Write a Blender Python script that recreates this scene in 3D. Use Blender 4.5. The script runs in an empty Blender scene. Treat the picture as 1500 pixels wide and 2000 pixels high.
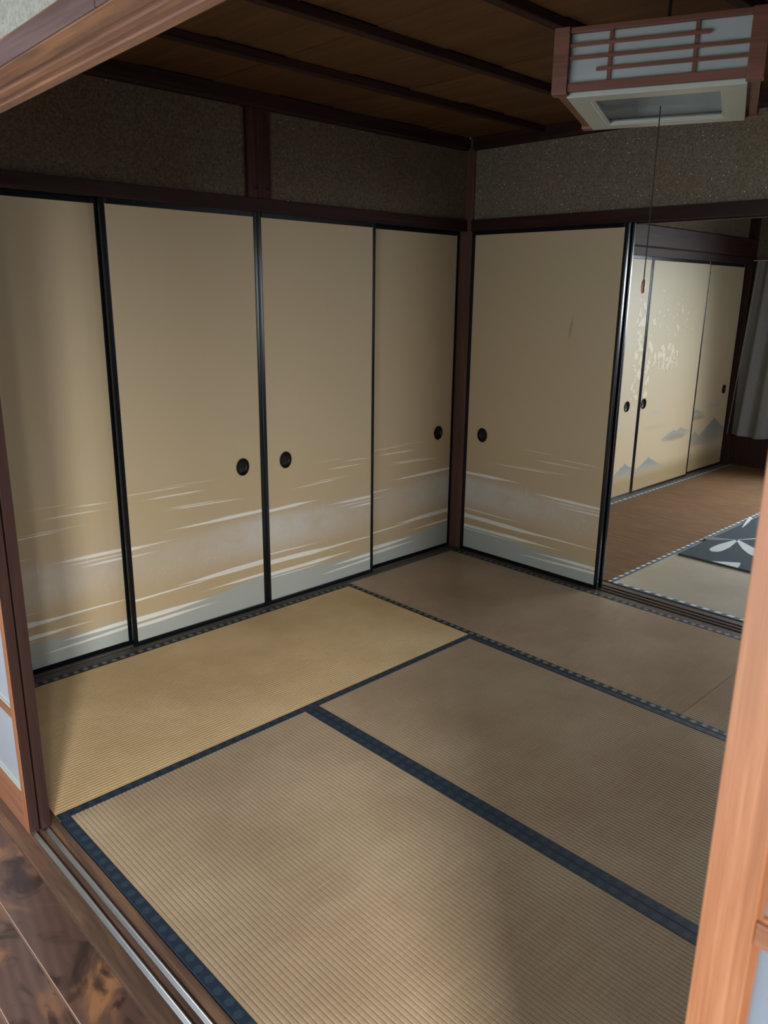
import bpy, bmesh, math, random
from mathutils import Vector, Matrix, Euler
random.seed(7)
PI = math.pi
S = bpy.context.scene
C = bpy.data.collections.new('scene'); S.collection.children.link(C)

# ------------------------------------------------------------------ camera
cam_d = bpy.data.cameras.new('camera'); cam = bpy.data.objects.new('camera', cam_d); C.objects.link(cam)
Y_, P_, R_ = -0.7736, 1.2989, 0.0126
cam.matrix_world = Matrix.Translation((-3.3956, -2.8808, 1.4399)) @ (
    Matrix.Rotation(Y_, 4, 'Z') @ Matrix.Rotation(P_, 4, 'X') @ Matrix.Rotation(R_, 4, 'Z'))
cam_d.sensor_fit = 'HORIZONTAL'; cam_d.sensor_width = 36.0
cam_d.lens = 1532.47 / 1500 * 36.0
cam_d.clip_start = 0.02; cam_d.clip_end = 60
cam_d.dof.use_dof = True; cam_d.dof.focus_distance = 3.4; cam_d.dof.aperture_fstop = 13
S.camera = cam

# ------------------------------------------------------------------ light
S.view_settings.view_transform = 'Standard'; S.view_settings.look = 'None'
S.view_settings.gamma = 1; S.view_settings.use_curve_mapping = False
S.view_settings.exposure = 0.0
w = bpy.data.worlds.new('sky'); S.world = w; w.use_nodes = True
bg = w.node_tree.nodes['Background']; bg.inputs[0].default_value = (0.72, 0.86, 1.0, 1); bg.inputs[1].default_value = 0.4

def area(name, loc, rot, sx, sy, power, col):
    l = bpy.data.lights.new(name, 'AREA'); l.shape = 'RECTANGLE'; l.size = sx; l.size_y = sy
    l.energy = power; l.color = col
    o = bpy.data.objects.new(name, l); C.objects.link(o); o.location = loc; o.rotation_euler = rot
    return o
# daylight through the glazed outer side of the veranda (light points +x)
T1 = math.radians(25)
area('veranda_daylight', (-4.6, -1.35, 1.10), (0, -(PI/2+math.radians(2)), 0), 2.1, 2.4, 72, (0.90, 0.96, 1.0))
area('veranda_end_daylight', (-4.75, -5.25, 2.65), (0, -(PI/2-T1), 0.75), 2.2, 1.0, 760, (1.0, 0.99, 0.97))
# daylight through the window of the farther room (light points -x and down)
area('far_window_daylight', (4.65, -2.45, 2.0), (0, PI/2-T1, 0), 2.0, 2.6, 560, (0.88, 0.95, 1.0))
# daylight through the glazed near side of the farther room (light points +y and down)
area('far_side_daylight', (1.5, -4.55, 1.75), (PI/2-T1, 0, 0), 2.6, 2.0, 80, (0.95, 0.98, 1.0))

# ------------------------------------------------------------------ node helpers
class NT:
    def __init__(s, name, rough=0.5, spec=0.5):
        s.m = bpy.data.materials.new(name); s.m.use_nodes = True; s.t = s.m.node_tree
        s.p = s.t.nodes['Principled BSDF']; s.p.inputs['Roughness'].default_value = rough
        s.p.inputs['Specular IOR Level'].default_value = spec
    def n(s, typ, **kw):
        o = s.t.nodes.new(typ)
        for k, v in kw.items(): setattr(o, k, v)
        return o
    def put(s, sock, v):
        if isinstance(v, bpy.types.NodeSocket): s.t.links.new(v, sock)
        elif v is not None:
            if isinstance(v, tuple) and len(v) == 3 and sock.type == 'RGBA': v = (*v, 1)
            sock.default_value = v
    def math(s, op, a, b=None, c=None, clamp=False):
        o = s.n('ShaderNodeMath', operation=op, use_clamp=clamp)
        for i, v in enumerate((a, b, c)): s.put(o.inputs[i], v) if v is not None else None
        return o.outputs[0]
    def coord(s, scale=(1, 1, 1), loc=(0, 0, 0), rot=(0, 0, 0)):
        tc = s.n('ShaderNodeTexCoord'); mp = s.n('ShaderNodeMapping')
        s.t.links.new(tc.outputs['Object'], mp.inputs[0])
        mp.inputs['Location'].default_value = loc; mp.inputs['Rotation'].default_value = rot; mp.inputs['Scale'].default_value = scale
        return mp.outputs[0]
    def xyz(s):
        tc = s.n('ShaderNodeTexCoord'); sp = s.n('ShaderNodeSeparateXYZ'); s.t.links.new(tc.outputs['Object'], sp.inputs[0])
        return sp.outputs
    def noise(s, vec, scale=5, detail=3, rough=0.5, dist=0.0):
        o = s.n('ShaderNodeTexNoise'); s.put(o.inputs['Vector'], vec)
        o.inputs['Scale'].default_value = scale; o.inputs['Detail'].default_value = detail
        o.inputs['Roughness'].default_value = rough; o.inputs['Distortion'].default_value = dist
        return o.outputs[0]
    def ramp(s, fac, stops, interp='LINEAR'):
        o = s.n('ShaderNodeValToRGB'); o.color_ramp.interpolation = interp
        e = o.color_ramp.elements
        while len(e) > 1: e.remove(e[-1])
        e[0].position = stops[0][0]; e[0].color = (*stops[0][1], 1)
        for p, c in stops[1:]:
            k = e.new(p); k.color = (*c, 1)
        s.put(o.inputs[0], fac); return o.outputs[0]
    def mix(s, fac, a, b, mode='MIX'):
        o = s.n('ShaderNodeMix', data_type='RGBA', blend_type=mode)
        s.put(o.inputs[0], fac); s.put(o.inputs[6], a); s.put(o.inputs[7], b)
        return o.outputs[2]
    def sstep(s, v, lo, hi):
        o = s.n('ShaderNodeMapRange', interpolation_type='SMOOTHSTEP')
        s.put(o.inputs[0], v); o.inputs[1].default_value = lo; o.inputs[2].default_value = hi
        return o.outputs[0]
    def bump(s, h, strength=0.3, dist=0.001):
        o = s.n('ShaderNodeBump'); o.inputs['Strength'].default_value = strength; o.inputs['Distance'].default_value = dist
        s.put(o.inputs['Height'], h); s.t.links.new(o.outputs[0], s.p.inputs['Normal'])
    def color(s, v): s.put(s.p.inputs['Base Color'], v)

def wood(name, dark, mid, light, axis='x', grain=1.0, rough=0.45, spec=0.5, coat=0.0, blotch=None):
    t = NT(name, rough, spec)
    st = {'x': (1.2, 22, 22), 'y': (22, 1.2, 22), 'z': (22, 22, 1.2)}[axis]
    v = t.coord(tuple(k*grain for k in st))
    n1 = t.noise(v, 1.6, 5, 0.6, 0.6)
    st2 = {'x': (3, 160, 160), 'y': (160, 3, 160), 'z': (160, 160, 3)}[axis]
    n2 = t.noise(t.coord(st2), 1.5, 2, 0.5)
    f = t.math('ADD', t.math('MULTIPLY', n1, 0.75), t.math('MULTIPLY', n2, 0.25))
    c = t.ramp(f, [(0.33, dark), (0.5, mid), (0.68, light)])
    if blotch:
        b = t.noise(t.coord(tuple(k/6 for k in st)), 2.0, 3, 0.6, 1.2)
        c = t.mix(t.sstep(b, 0.55, 0.75), c, blotch)
    t.color(c); t.bump(n2, 0.12, 0.0006)
    if coat:
        t.p.inputs['Coat Weight'].default_value = coat; t.p.inputs['Coat Roughness'].default_value = 0.25
    return t.m

def plain(name, col, rough=0.5, spec=0.5, metal=0.0):
    t = NT(name, rough, spec); n = t.noise(t.coord((1, 1, 1)), 30, 2)
    t.color(t.mix(t.math('MULTIPLY', n, 0.25), col, tuple(k*0.75 for k in col)))
    t.p.inputs['Metallic'].default_value = metal
    return t.m

M = {}
DR, MR, LR = (0.012, 0.004, 0.003), (0.026, 0.009, 0.006), (0.048, 0.018, 0.012)
M['dark_x'] = wood('dark_trim_wood_x', DR, MR, LR, 'x', 1, 0.6, 0.25)
M['dark_y'] = wood('dark_trim_wood_y', DR, MR, LR, 'y', 1, 0.6, 0.25)
M['dark_z'] = wood('dark_trim_wood_z', (0.022, 0.007, 0.004), (0.045, 0.015, 0.009), (0.072, 0.027, 0.017), 'z', 1, 0.6, 0.25)
M['post_z'] = wood('pillar_wood', (0.06, 0.028, 0.018), (0.105, 0.050, 0.034), (0.15, 0.075, 0.05), 'z', 1, 0.55)
M['shoji_z'] = wood('shoji_stile_wood', (0.165, 0.062, 0.024), (0.255, 0.102, 0.044), (0.38, 0.18, 0.092), 'z', 0.6, 0.40)
M['shoji_y'] = wood('shoji_rail_wood', (0.15, 0.060, 0.030), (0.22, 0.092, 0.050), (0.30, 0.14, 0.085), 'y', 0.8, 0.42)
M['edge_z'] = wood('shoji_dark_edge_wood', (0.020, 0.008, 0.006), (0.031, 0.012, 0.009), (0.045, 0.018, 0.013), 'z', 1, 0.6, 0.25)
M['header'] = wood('header_wood', (0.13, 0.058, 0.038), (0.23, 0.115, 0.075), (0.42, 0.20, 0.10), 'y', 0.9, 0.38)
M['header_top'] = wood('header_face_wood', (0.10, 0.06, 0.055), (0.14, 0.085, 0.078), (0.19, 0.12, 0.11), 'y', 0.9, 0.5)
M['sill_y'] = wood('sill_wood', (0.05, 0.030, 0.022), (0.11, 0.063, 0.043), (0.23, 0.125, 0.068), 'y', 1, 0.4, blotch=(0.045,0.026,0.02))
M['sill_x'] = wood('closet_sill_wood', (0.045, 0.036, 0.030), (0.075, 0.062, 0.052), (0.11, 0.092, 0.078), 'x', 1, 0.5)
M['sill_b'] = wood('partition_sill_wood', (0.035, 0.024, 0.019), (0.07, 0.047, 0.036), (0.11, 0.075, 0.055), 'y', 1, 0.45)
M['lamp_wood'] = wood('lamp_wood', (0.10, 0.036, 0.020), (0.15, 0.057, 0.034), (0.21, 0.085, 0.052), 'x', 1, 0.5)
M['lacquer'] = plain('black_lacquer', (0.004, 0.006, 0.008), 0.2, 0.4)
M['handle'] = plain('dark_metal_pull', (0.008, 0.006, 0.005), 0.45, 0.3)
M['rim'] = plain('bronze_rim', (0.035, 0.022, 0.015), 0.35, 0.5, 0.4)
M['metal'] = plain('aluminium_rail', (0.74, 0.75, 0.76), 0.33, 0.5, 1.0)
M['white_plastic'] = plain('white_plastic', (0.40, 0.42, 0.37), 0.35, 0.5)
M['cord'] = plain('dark_cord', (0.022, 0.014, 0.012), 0.7)
M['knob'] = plain('amber_cord_knob', (0.30, 0.12, 0.06), 0.4)
M['nail'] = plain('black_iron', (0.01, 0.008, 0.008), 0.6)

# ceiling boards: cedar, each board picks its own tone
t = NT('ceiling_cedar', 0.65, 0.2)
oi = t.n('ShaderNodeObjectInfo')
n1 = t.noise(t.coord((14, 1.0, 14)), 1.5, 4, 0.6, 0.8)
n2 = t.noise(t.coord((130, 3, 100)), 1.2, 2)
f = t.math('ADD', t.math('MULTIPLY', n1, 0.7), t.math('MULTIPLY', n2, 0.3))
c = t.ramp(f, [(0.3, (0.070, 0.031, 0.011)), (0.5, (0.108, 0.052, 0.019)), (0.72, (0.155, 0.078, 0.030))])
t.color(t.mix(t.math('MULTIPLY', oi.outputs['Random'], 0.35), c, (0.085, 0.036, 0.013))); t.bump(n2, 0.15, 0.0005)
M['ceiling'] = t.m

# veranda planks: polished chestnut with figured grain and dark knots
t = NT('veranda_plank', 0.30, 0.5)
oi = t.n('ShaderNodeObjectInfo')
tc = t.n('ShaderNodeTexCoord'); vm = t.n('ShaderNodeVectorMath', operation='ADD'); t.t.links.new(tc.outputs['Object'], vm.inputs[0])
cmb = t.n('ShaderNodeCombineXYZ'); t.put(cmb.inputs[1], t.math('MULTIPLY', oi.outputs['Random'], 17.0)); t.t.links.new(cmb.outputs[0], vm.inputs[1])
def vmap(sc):
    mp = t.n('ShaderNodeMapping'); t.t.links.new(vm.outputs[0], mp.inputs[0]); mp.inputs['Scale'].default_value = sc; return mp.outputs[0]
wv = t.n('ShaderNodeTexWave', wave_type='RINGS', rings_direction='SPHERICAL'); t.put(wv.inputs['Vector'], vmap((5.0, 1.1, 5.0)))
wv.inputs['Scale'].default_value = 3.2; wv.inputs['Distortion'].default_value = 5.5; wv.inputs['Detail'].default_value = 2.5; wv.inputs['Detail Scale'].default_value = 0.7
big = t.noise(vmap((5.5, 3.4, 5.5)), 1.5, 3, 0.5, 0.9)
drk = t.noise(vmap((6.5, 4.5, 6.5)), 1.7, 3, 0.55, 1.4)
tone = t.noise(vmap((4, 0.6, 4)), 1.5, 2)
fine = t.noise(vmap((150, 6, 100)), 1.2, 2)
c1 = t.ramp(tone, [(0.3, (0.074, 0.040, 0.032)), (0.5, (0.105, 0.060, 0.048)), (0.7, (0.150, 0.090, 0.072))])
c1 = t.mix(t.math('MULTIPLY', wv.outputs['Fac'], 0.38), c1, (0.060, 0.030, 0.024))
c2 = t.mix(t.sstep(big, 0.48, 0.68), c1, (0.25, 0.120, 0.055))
c3 = t.mix(t.math('MULTIPLY', t.sstep(drk, 0.49, 0.66), 0.9), c2, (0.026, 0.016, 0.014))
t.color(t.mix(t.math('MULTIPLY', fine, 0.25), c3, (0.05, 0.025, 0.018))); t.bump(fine, 0.06, 0.0004)
t.p.inputs['Coat Weight'].default_value = 0.35; t.p.inputs['Coat Roughness'].default_value = 0.2
M['plank'] = t.m
M['plank_edge'] = plain('plank_edge_highlight', (0.30, 0.19, 0.15), 0.35, 0.5)  # pale bevel colour painted as the bright reflection along plank seams

def plaster(name, a, b, sparkle):
    t = NT(name, 0.9, 0.15)
    v = t.coord()
    n = t.noise(v, 130, 3, 0.7); m = t.noise(v, 5, 3)
    c = t.ramp(n, [(0.35, a), (0.65, b)])
    c = t.mix(t.math('MULTIPLY', t.sstep(m, 0.4, 0.7), 0.6), c, t.ramp(n, [(0.35, tuple(k*q for k, q in zip(a, (1.1, .9, .85)))), (0.65, tuple(k*q for k, q in zip(b, (1.0, .82, .76))))]))
    if sparkle:
        vo = t.n('ShaderNodeTexVoronoi'); t.put(vo.inputs['Vector'], v); vo.inputs['Scale'].default_value = 58
        sp = t.n('ShaderNodeSeparateColor'); t.t.links.new(vo.outputs['Color'], sp.inputs[0])
        spot = t.math('MULTIPLY', t.math('LESS_THAN', vo.outputs['Distance'], 0.115), t.math('GREATER_THAN', sp.outputs[0], 1-sparkle))
        c = t.mix(spot, c, (0.95, 0.93, 0.82))
    t.color(c); t.bump(n, 0.8, 0.002)
    return t.m
M['plaster'] = plaster('grainy_brown_plaster', (0.085, 0.066, 0.044), (0.185, 0.150, 0.105), 0.03)
M['plaster_b'] = plaster('grainy_cool_lit_plaster', (0.115, 0.100, 0.074), (0.245, 0.215, 0.160), 0.30)  # closet-wall plaster lightened and greened: cool light put into the colour
M['plaster_out'] = plaster('veranda_plaster', (0.30, 0.29, 0.25), (0.46, 0.45, 0.39), 0)

# ---- tatami: ribs are geometry; the material gives rush colour and wear. axis = direction of the ribs
def tatami(name, axis, base=(0.300, 0.205, 0.122), worn=(0.385, 0.283, 0.180), rough=0.32, tint=None, spec=0.65, groove=0.62):
    t = NT(name, rough, spec)
    st = (4, 300, 50) if axis == 'y' else (300, 4, 50)      # single rushes lie across the ribs
    n = t.noise(t.coord(st), 1.0, 2, 0.6)
    m = t.noise(t.coord((1, 1, 1)), 2.2, 4, 0.6)
    f = t.noise(t.coord((1, 1, 1)), 260, 2, 0.6)
    c = t.mix(t.sstep(m, 0.35, 0.7), base, worn)
    c = t.mix(t.math('MULTIPLY', t.sstep(n, 0.4, 0.7), 0.22), c, (0.50, 0.40, 0.24))
    c = t.mix(t.math('MULTIPLY', t.sstep(f, 0.5, 0.75), 0.35), c, tuple(k*0.55 for k in base))
    # a few pale scuffs
    sc = t.noise(t.coord((3, 60, 1) if axis == 'y' else (60, 3, 1), rot=(0, 0, 0.35)), 1.3, 2)
    c = t.mix(t.math('MULTIPLY', t.sstep(sc, 0.72, 0.80), 0.5), c, (0.62, 0.52, 0.34))
    # dust and darker warp stay in the grooves between the ribs
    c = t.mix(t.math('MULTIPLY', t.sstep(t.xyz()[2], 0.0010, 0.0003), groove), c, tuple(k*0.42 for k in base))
    t.color(c); t.bump(t.math('ADD', n, f), 0.25, 0.0007)
    if axis == 'y' and groove > .6:
        t.p.inputs['Sheen Weight'].default_value = 0.12; t.p.inputs['Sheen Roughness'].default_value = 0.4
    return t.m
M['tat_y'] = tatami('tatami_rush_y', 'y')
M['tat_x'] = tatami('tatami_rush_x', 'x', (0.52, 0.360, 0.180), (0.64, 0.465, 0.255), 0.6, None, 0.4, 0.35)  # gold albedo paints in the sheen of rush turned this way
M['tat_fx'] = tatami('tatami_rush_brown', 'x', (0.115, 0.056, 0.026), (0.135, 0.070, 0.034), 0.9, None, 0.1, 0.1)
M['tat_fy'] = tatami('tatami_rush_glare', 'y', (0.42, 0.38, 0.31), (0.50, 0.46, 0.38), 0.38, None, 0.5, 0.3)  # pale albedo stands in for window sheen off ribs running this way

def border_mat(name, axis, base, dot, pitch, stripe=False):
    t = NT(name, 0.6, 0.4); o = t.xyz()
    a, b = (o[0], o[1]) if axis == 'x' else (o[1], o[0])      # a along, b across (0..0.03)
    if stripe:
        k = t.math('FRACT', t.math('DIVIDE', t.math('ADD', a, t.math('MULTIPLY', b, 0.6)), pitch))
        mask = t.math('MULTIPLY', t.math('LESS_THAN', k, 0.5), t.math('GREATER_THAN', b, 0.012))
    else:
        k = t.math('SUBTRACT', t.math('FRACT', t.math('DIVIDE', a, pitch)), 0.5)
        alt = t.math('SUBTRACT', t.math('MULTIPLY', t.math('GREATER_THAN', t.math('FRACT', t.math('DIVIDE', a, pitch*2)), 0.5), 0.003), 0.0015)
        da = t.math('MULTIPLY', k, pitch); db = t.math('SUBTRACT', t.math('SUBTRACT', b, 0.0148), alt)
        r = t.math('SQRT', t.math('ADD', t.math('MULTIPLY', da, da), t.math('MULTIPLY', db, db)))
        ang = t.math('ARCTAN2', db, da)
        pet = t.math('MULTIPLY', t.math('ABSOLUTE', t.math('SINE', t.math('MULTIPLY', ang, 2.5))), 0.0016)
        wob = t.math('MULTIPLY', t.noise(t.coord(), 300, 2), 0.003)
        mask = t.sstep(t.math('SUBTRACT', t.math('ADD', r, wob), pet), 0.0126, 0.0100)
    wv = t.noise(t.coord((600, 600, 1)), 1, 1)
    t.color(t.mix(t.math('MULTIPLY', mask, t.math('ADD', 0.65, t.math('MULTIPLY', wv, 0.5))), base, dot))
    t.bump(wv, 0.3, 0.0004)
    return t.m
for ax in 'xy':
    M['bord_'+ax] = border_mat('tatami_cloth_edge_'+ax, ax, (0.008, 0.014, 0.021), (0.16, 0.165, 0.155), 0.039)
    M['bordd_'+ax] = border_mat('tatami_sheen_edge_'+ax, ax, (0.009, 0.019, 0.034), (0.020, 0.037, 0.054), 0.039)  # weaker dots on bluer cloth: angle-dependent sheen painted into a second copy
    M['bordf_'+ax] = border_mat('far_cloth_edge_'+ax, ax, (0.045, 0.075, 0.11), (0.62, 0.64, 0.60), 0.060, stripe=True)

# ---- painted sliding doors
def fusuma_mat(name, streaks, kind, w0=0.687):
    t = NT(name, 0.55, 0.35); o = t.xyz(); s_, z = o[0], o[2]
    v = t.coord((1, 1, 1))
    br = t.noise(t.coord((3.0, 1, 160)), 1.0, 3, 0.6)
    zz = t.math('ADD', z, t.math('MULTIPLY', t.math('SUBTRACT', br, 0.5), 0.010))
    mott = t.noise(t.coord((6, 1, 9)), 1.0, 4, 0.65)
    low = t.noise(t.coord((1.6, 1, 1.1)), 1.0, 2)
    base = t.ramp(t.math('DIVIDE', z, 1.76), [
        (0.00, (0.47, 0.50, 0.45)), (0.045, (0.49, 0.48, 0.40)), (0.085, (0.58, 0.45, 0.27)), (0.13, (0.59, 0.45, 0.28)), (0.20, (0.60, 0.48, 0.33)),
        (0.26, (0.60, 0.475, 0.31)), (0.33, (0.61, 0.475, 0.29)), (0.42, (0.61, 0.49, 0.32)), (1.0, (0.58, 0.475, 0.315))])
    base = t.mix(t.math('MULTIPLY', t.sstep(low, 0.4, 0.7), 0.25), base, (0.62, 0.47, 0.29))
    sn = t.math('DIVIDE', s_, w0)
    if kind == 'L':
        side = t.math('SUBTRACT', 1.0, t.math('MULTIPLY', sn, 0.75)); hi = t.math('ADD', 0.455, t.math('MULTIPLY', sn, -0.03)); gb = t.math('SUBTRACT', 0.150, t.math('MULTIPLY', sn, 0.055))
    else:
        side = t.math('ADD', 0.22, t.math('MULTIPLY', t.math('POWER', t.math('MAXIMUM', sn, 0.0), 2.0), 0.78)); hi = t.math('ADD', 0.42, t.math('MULTIPLY', sn, 0.045)); gb = t.math('ADD', 0.075, t.math('MULTIPLY', sn, 0.085))
    # grey-white haze under the upper streaks, fading downwards, mottled like tree tops
    h1 = t.sstep(t.math('SUBTRACT', hi, zz), -0.012, 0.05)
    h2 = t.sstep(zz, 0.20, 0.36)
    hz = t.math('MULTIPLY', t.math('MULTIPLY', h1, h2), t.math('MULTIPLY', side, t.math('MULTIPLY', t.sstep(mott, 0.15, 0.58), 0.95), None, True))
    base = t.mix(hz, base, (0.70, 0.69, 0.64))
    speck = t.noise(v, 90, 3, 0.7)
    sm = t.math('MULTIPLY', t.math('MULTIPLY', t.sstep(speck, 0.52, 0.66), t.sstep(mott, 0.48, 0.62)), t.math('MULTIPLY', t.sstep(zz, 0.22, 0.28), t.sstep(zz, 0.44, 0.36)))
    base = t.mix(t.math('MULTIPLY', sm, 0.5), base, (0.74, 0.67, 0.53))
    # grey foot of the picture
    base = t.mix(t.sstep(t.math('SUBTRACT', gb, zz), -0.002, 0.006), base, (0.47, 0.505, 0.47))
    tot = None
    for (s0, s1, z0, z1, th, al) in streaks:
        sc, hl = (s0+s1)/2, (s1-s0)/2
        a = t.math('DIVIDE', t.math('SUBTRACT', s_, sc), hl)
        zl = t.math('ABSOLUTE', t.math('SUBTRACT', zz, t.math('MULTIPLY_ADD', a, (z1-z0)/2, (z0+z1)/2)))
        q = t.math('SUBTRACT', t.math('MULTIPLY', t.math('SUBTRACT', 1.0, t.math('ABSOLUTE', a)), th*1.6), zl)
        q = t.math('MINIMUM', q, t.math('SUBTRACT', th, zl))
        mk = t.math('MULTIPLY', t.math('DIVIDE', q, 0.0026, None, True), min(1.0, al*1.2))
        tot = mk if tot is None else t.math('MAXIMUM', tot, mk)
    if tot is not None:
        fin = t.noise(t.coord((4, 1, 420)), 1.0, 2, 0.6)
        tot = t.math('MULTIPLY', tot, t.math('ADD', 0.45, t.math('MULTIPLY', fin, 0.9)), None, True)
        base = t.mix(tot, base, (0.97, 0.97, 0.90))
    if kind == 'L':   # the thin upright spike with a misty tree below it
        sp = t.math('MULTIPLY', t.math('LESS_THAN', t.math('ABSOLUTE', t.math('SUBTRACT', sn, 0.50)), t.math('MULTIPLY', t.math('SUBTRACT', 0.475, z), 0.05)),
                    t.math('MULTIPLY', t.math('LESS_THAN', z, 0.475), t.math('GREATER_THAN', z, 0.40)))
        base = t.mix(t.math('MULTIPLY', sp, 0.6), base, (0.76, 0.74, 0.66))
    wa = t.noise(t.coord((900, 1, 60)), 1, 1); wb = t.noise(t.coord((60, 1, 900)), 1, 1)
    wv = t.math('ADD', wa, wb)
    t.color(t.mix(t.math('MULTIPLY', wv, 0.10), base, tuple((0.36, 0.28, 0.17)))); t.bump(wv, 0.25, 0.0004)
    return t

L = [(0.27,0.51,0.649,0.645,.0022,.55),(0.44,0.70,0.633,0.624,.003,.6),(0.35,0.66,0.604,0.601,.0035,.6),(0.12,0.50,0.541,0.548,.0035,.7),(0.24,0.57,0.553,0.556,.003,.6),
     (-0.25,0.345,0.455,0.463,.0085,.95),(0.34,1.0,0.424,0.414,.0080,.75),(0.47,0.95,0.384,0.382,.0055,.75),(0.40,0.8,0.402,0.400,.004,.6),
     (-0.3,0.40,0.250,0.243,.0048,.75),(-0.35,0.56,0.212,0.198,.0120,.95),(0.30,0.75,0.204,0.200,.0045,.8),(-0.3,0.575,0.145,0.150,.0100,.95),(-0.2,0.42,0.128,0.130,.004,.6),
     (0.29,0.95,0.066,0.088,.0070,.8),(0.36,1.1,0.100,0.106,.0090,.85)]
Rr = [(-0.1,0.35,0.650,0.646,.0035,.6),(0.14,0.49,0.657,0.653,.0022,.5),(0.05,0.40,0.618,0.614,.0045,.75),(0.13,0.62,0.558,0.543,.0040,.65),(0.15,0.52,0.565,0.556,.0030,.65),
      (0.15,1.05,0.468,0.468,.0085,.9),(-0.5,0.245,0.428,0.424,.0085,.8),(-0.4,0.18,0.394,0.391,.0055,.6),(-0.3,0.36,0.190,0.208,.0055,.85),(0.20,1.1,0.214,0.227,.0130,.8),(0.05,0.45,0.196,0.210,.004,.7),
      (0.30,1.05,0.156,0.166,.0070,.85),(-0.4,0.41,0.108,0.118,.0120,.85),(-0.4,0.45,0.078,0.090,.0085,.8)]
tL = fusuma_mat('painted_door_paper_left_design', L, 'L'); M['fus_L'] = tL.m
tR = fusuma_mat('painted_door_paper_right_design', Rr, 'R'); M['fus_R'] = tR.m
k_ = 0.889/0.687
tB = fusuma_mat('painted_door_paper_wide', [(a*k_, b*k_, c, d, e, f) for a, b, c, d, e, f in L], 'L', 0.889)
def stain(t, sc, zc, ws, wz, slope, col, amt):
    o = t.xyz(); bs = t.p.inputs['Base Color'].links[0].from_socket
    ds = t.math('DIVIDE', t.math('SUBTRACT', t.math('SUBTRACT', o[0], sc), t.math('MULTIPLY', t.math('SUBTRACT', o[2], zc), slope)), ws)
    dz = t.math('DIVIDE', t.math('SUBTRACT', o[2], zc), wz)
    r = t.math('ADD', t.math('ADD', t.math('MULTIPLY', ds, ds), t.math('MULTIPLY', dz, dz)), t.math('MULTIPLY', t.noise(t.coord(), 60, 2), 0.9))
    t.color(t.mix(t.math('MULTIPLY', t.sstep(r, 1.2, 0.5), amt), bs, col))
stain(tB, 0.645, 1.29, 0.012, 0.075, 0.12, (0.25, 0.18, 0.11), 0.45)
M['fus_B'] = tB.m

def far_mat(name, peaks, mists, spots, sw=0.92):
    """tan paper with misty mountains; spots = (centre s, z, radius s, radius z) of blistered pale patches"""
    t = NT(name, 0.5, 0.4); o = t.xyz(); s_, z = o[0], o[2]
    base = t.ramp(t.math('DIVIDE', z, 1.7), [(0.0, (0.30, 0.215, 0.11)), (0.06, (0.31, 0.225, 0.115)), (0.12, (0.47, 0.37, 0.235)), (0.3, (0.50, 0.40, 0.26)), (0.6, (0.52, 0.44, 0.29)), (1, (0.47, 0.41, 0.27))])
    rag = t.math('MULTIPLY', t.math('SUBTRACT', t.noise(t.coord((24, 1, 24)), 1.0, 4, 0.6), 0.5), 0.05)
    for (sc, hw, zb, h, col, fade) in peaks:
        a = t.math('ABSOLUTE', t.math('SUBTRACT', s_, sc))
        top = t.math('ADD', t.math('ADD', zb, t.math('MULTIPLY', t.math('SUBTRACT', 1.0, t.math('DIVIDE', a, hw)), h)), rag)
        inside = t.sstep(t.math('SUBTRACT', top, z), 0.0, 0.004)
        fd = t.sstep(z, zb-fade, zb+h*0.7)
        base = t.mix(t.math('MULTIPLY', t.math('MULTIPLY', inside, fd), t.math('LESS_THAN', a, hw)), base, col)
    for (sc, zc, ws, wz, col, amt) in mists:
        ds = t.math('DIVIDE', t.math('SUBTRACT', s_, sc), ws); dz = t.math('DIVIDE', t.math('SUBTRACT', z, zc), wz)
        r = t.math('ADD', t.math('ADD', t.math('MULTIPLY', ds, ds), t.math('MULTIPLY', dz, dz)), t.math('MULTIPLY', t.noise(t.coord((8, 1, 30)), 1, 3), 0.6))
        base = t.mix(t.math('MULTIPLY', t.sstep(r, 1.4, 0.3), amt), base, col)
    hgt = t.noise(t.coord(), 300, 1)
    if spots:
        bl = t.noise(t.coord((22, 1, 17)), 1.0, 3, 0.55, 0.3)
        zone = None
        for (sc, zc, ws, wz, *wt) in spots:
            ds = t.math('DIVIDE', t.math('SUBTRACT', s_, sc), ws); dz = t.math('DIVIDE', t.math('SUBTRACT', z, zc), wz)
            r = t.math('MULTIPLY', t.sstep(t.math('ADD', t.math('MULTIPLY', ds, ds), t.math('MULTIPLY', dz, dz)), 1.5, 0.0), wt[0] if wt else 1.0)
            zone = r if zone is None else t.math('MAXIMUM', zone, r)
        d = t.math('ADD', bl, t.math('MULTIPLY', zone, 0.22))
        mk = t.sstep(d, 0.70, 0.73); rim = t.math('MULTIPLY', t.sstep(d, 0.675, 0.70), t.sstep(d, 0.73, 0.70))
        base = t.mix(t.math('MULTIPLY', mk, 0.6), base, (0.74, 0.68, 0.50)); base = t.mix(t.math('MULTIPLY', rim, 0.45), base, (0.36, 0.28, 0.17))
        hgt = t.math('ADD', t.math('MULTIPLY', mk, 3.0), hgt)
    t.color(base); t.bump(hgt, 0.4, 0.001)
    return t.m
GB, GG = (0.225, 0.245, 0.24), (0.29, 0.29, 0.25)
M['far1'] = far_mat('mountain_door_paper_plain', [(0.80, .20, .16, .09, GB, .05)], [], [(0.85, 1.05, .10, .5), (0.85, 1.3, .1, .2)])
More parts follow.
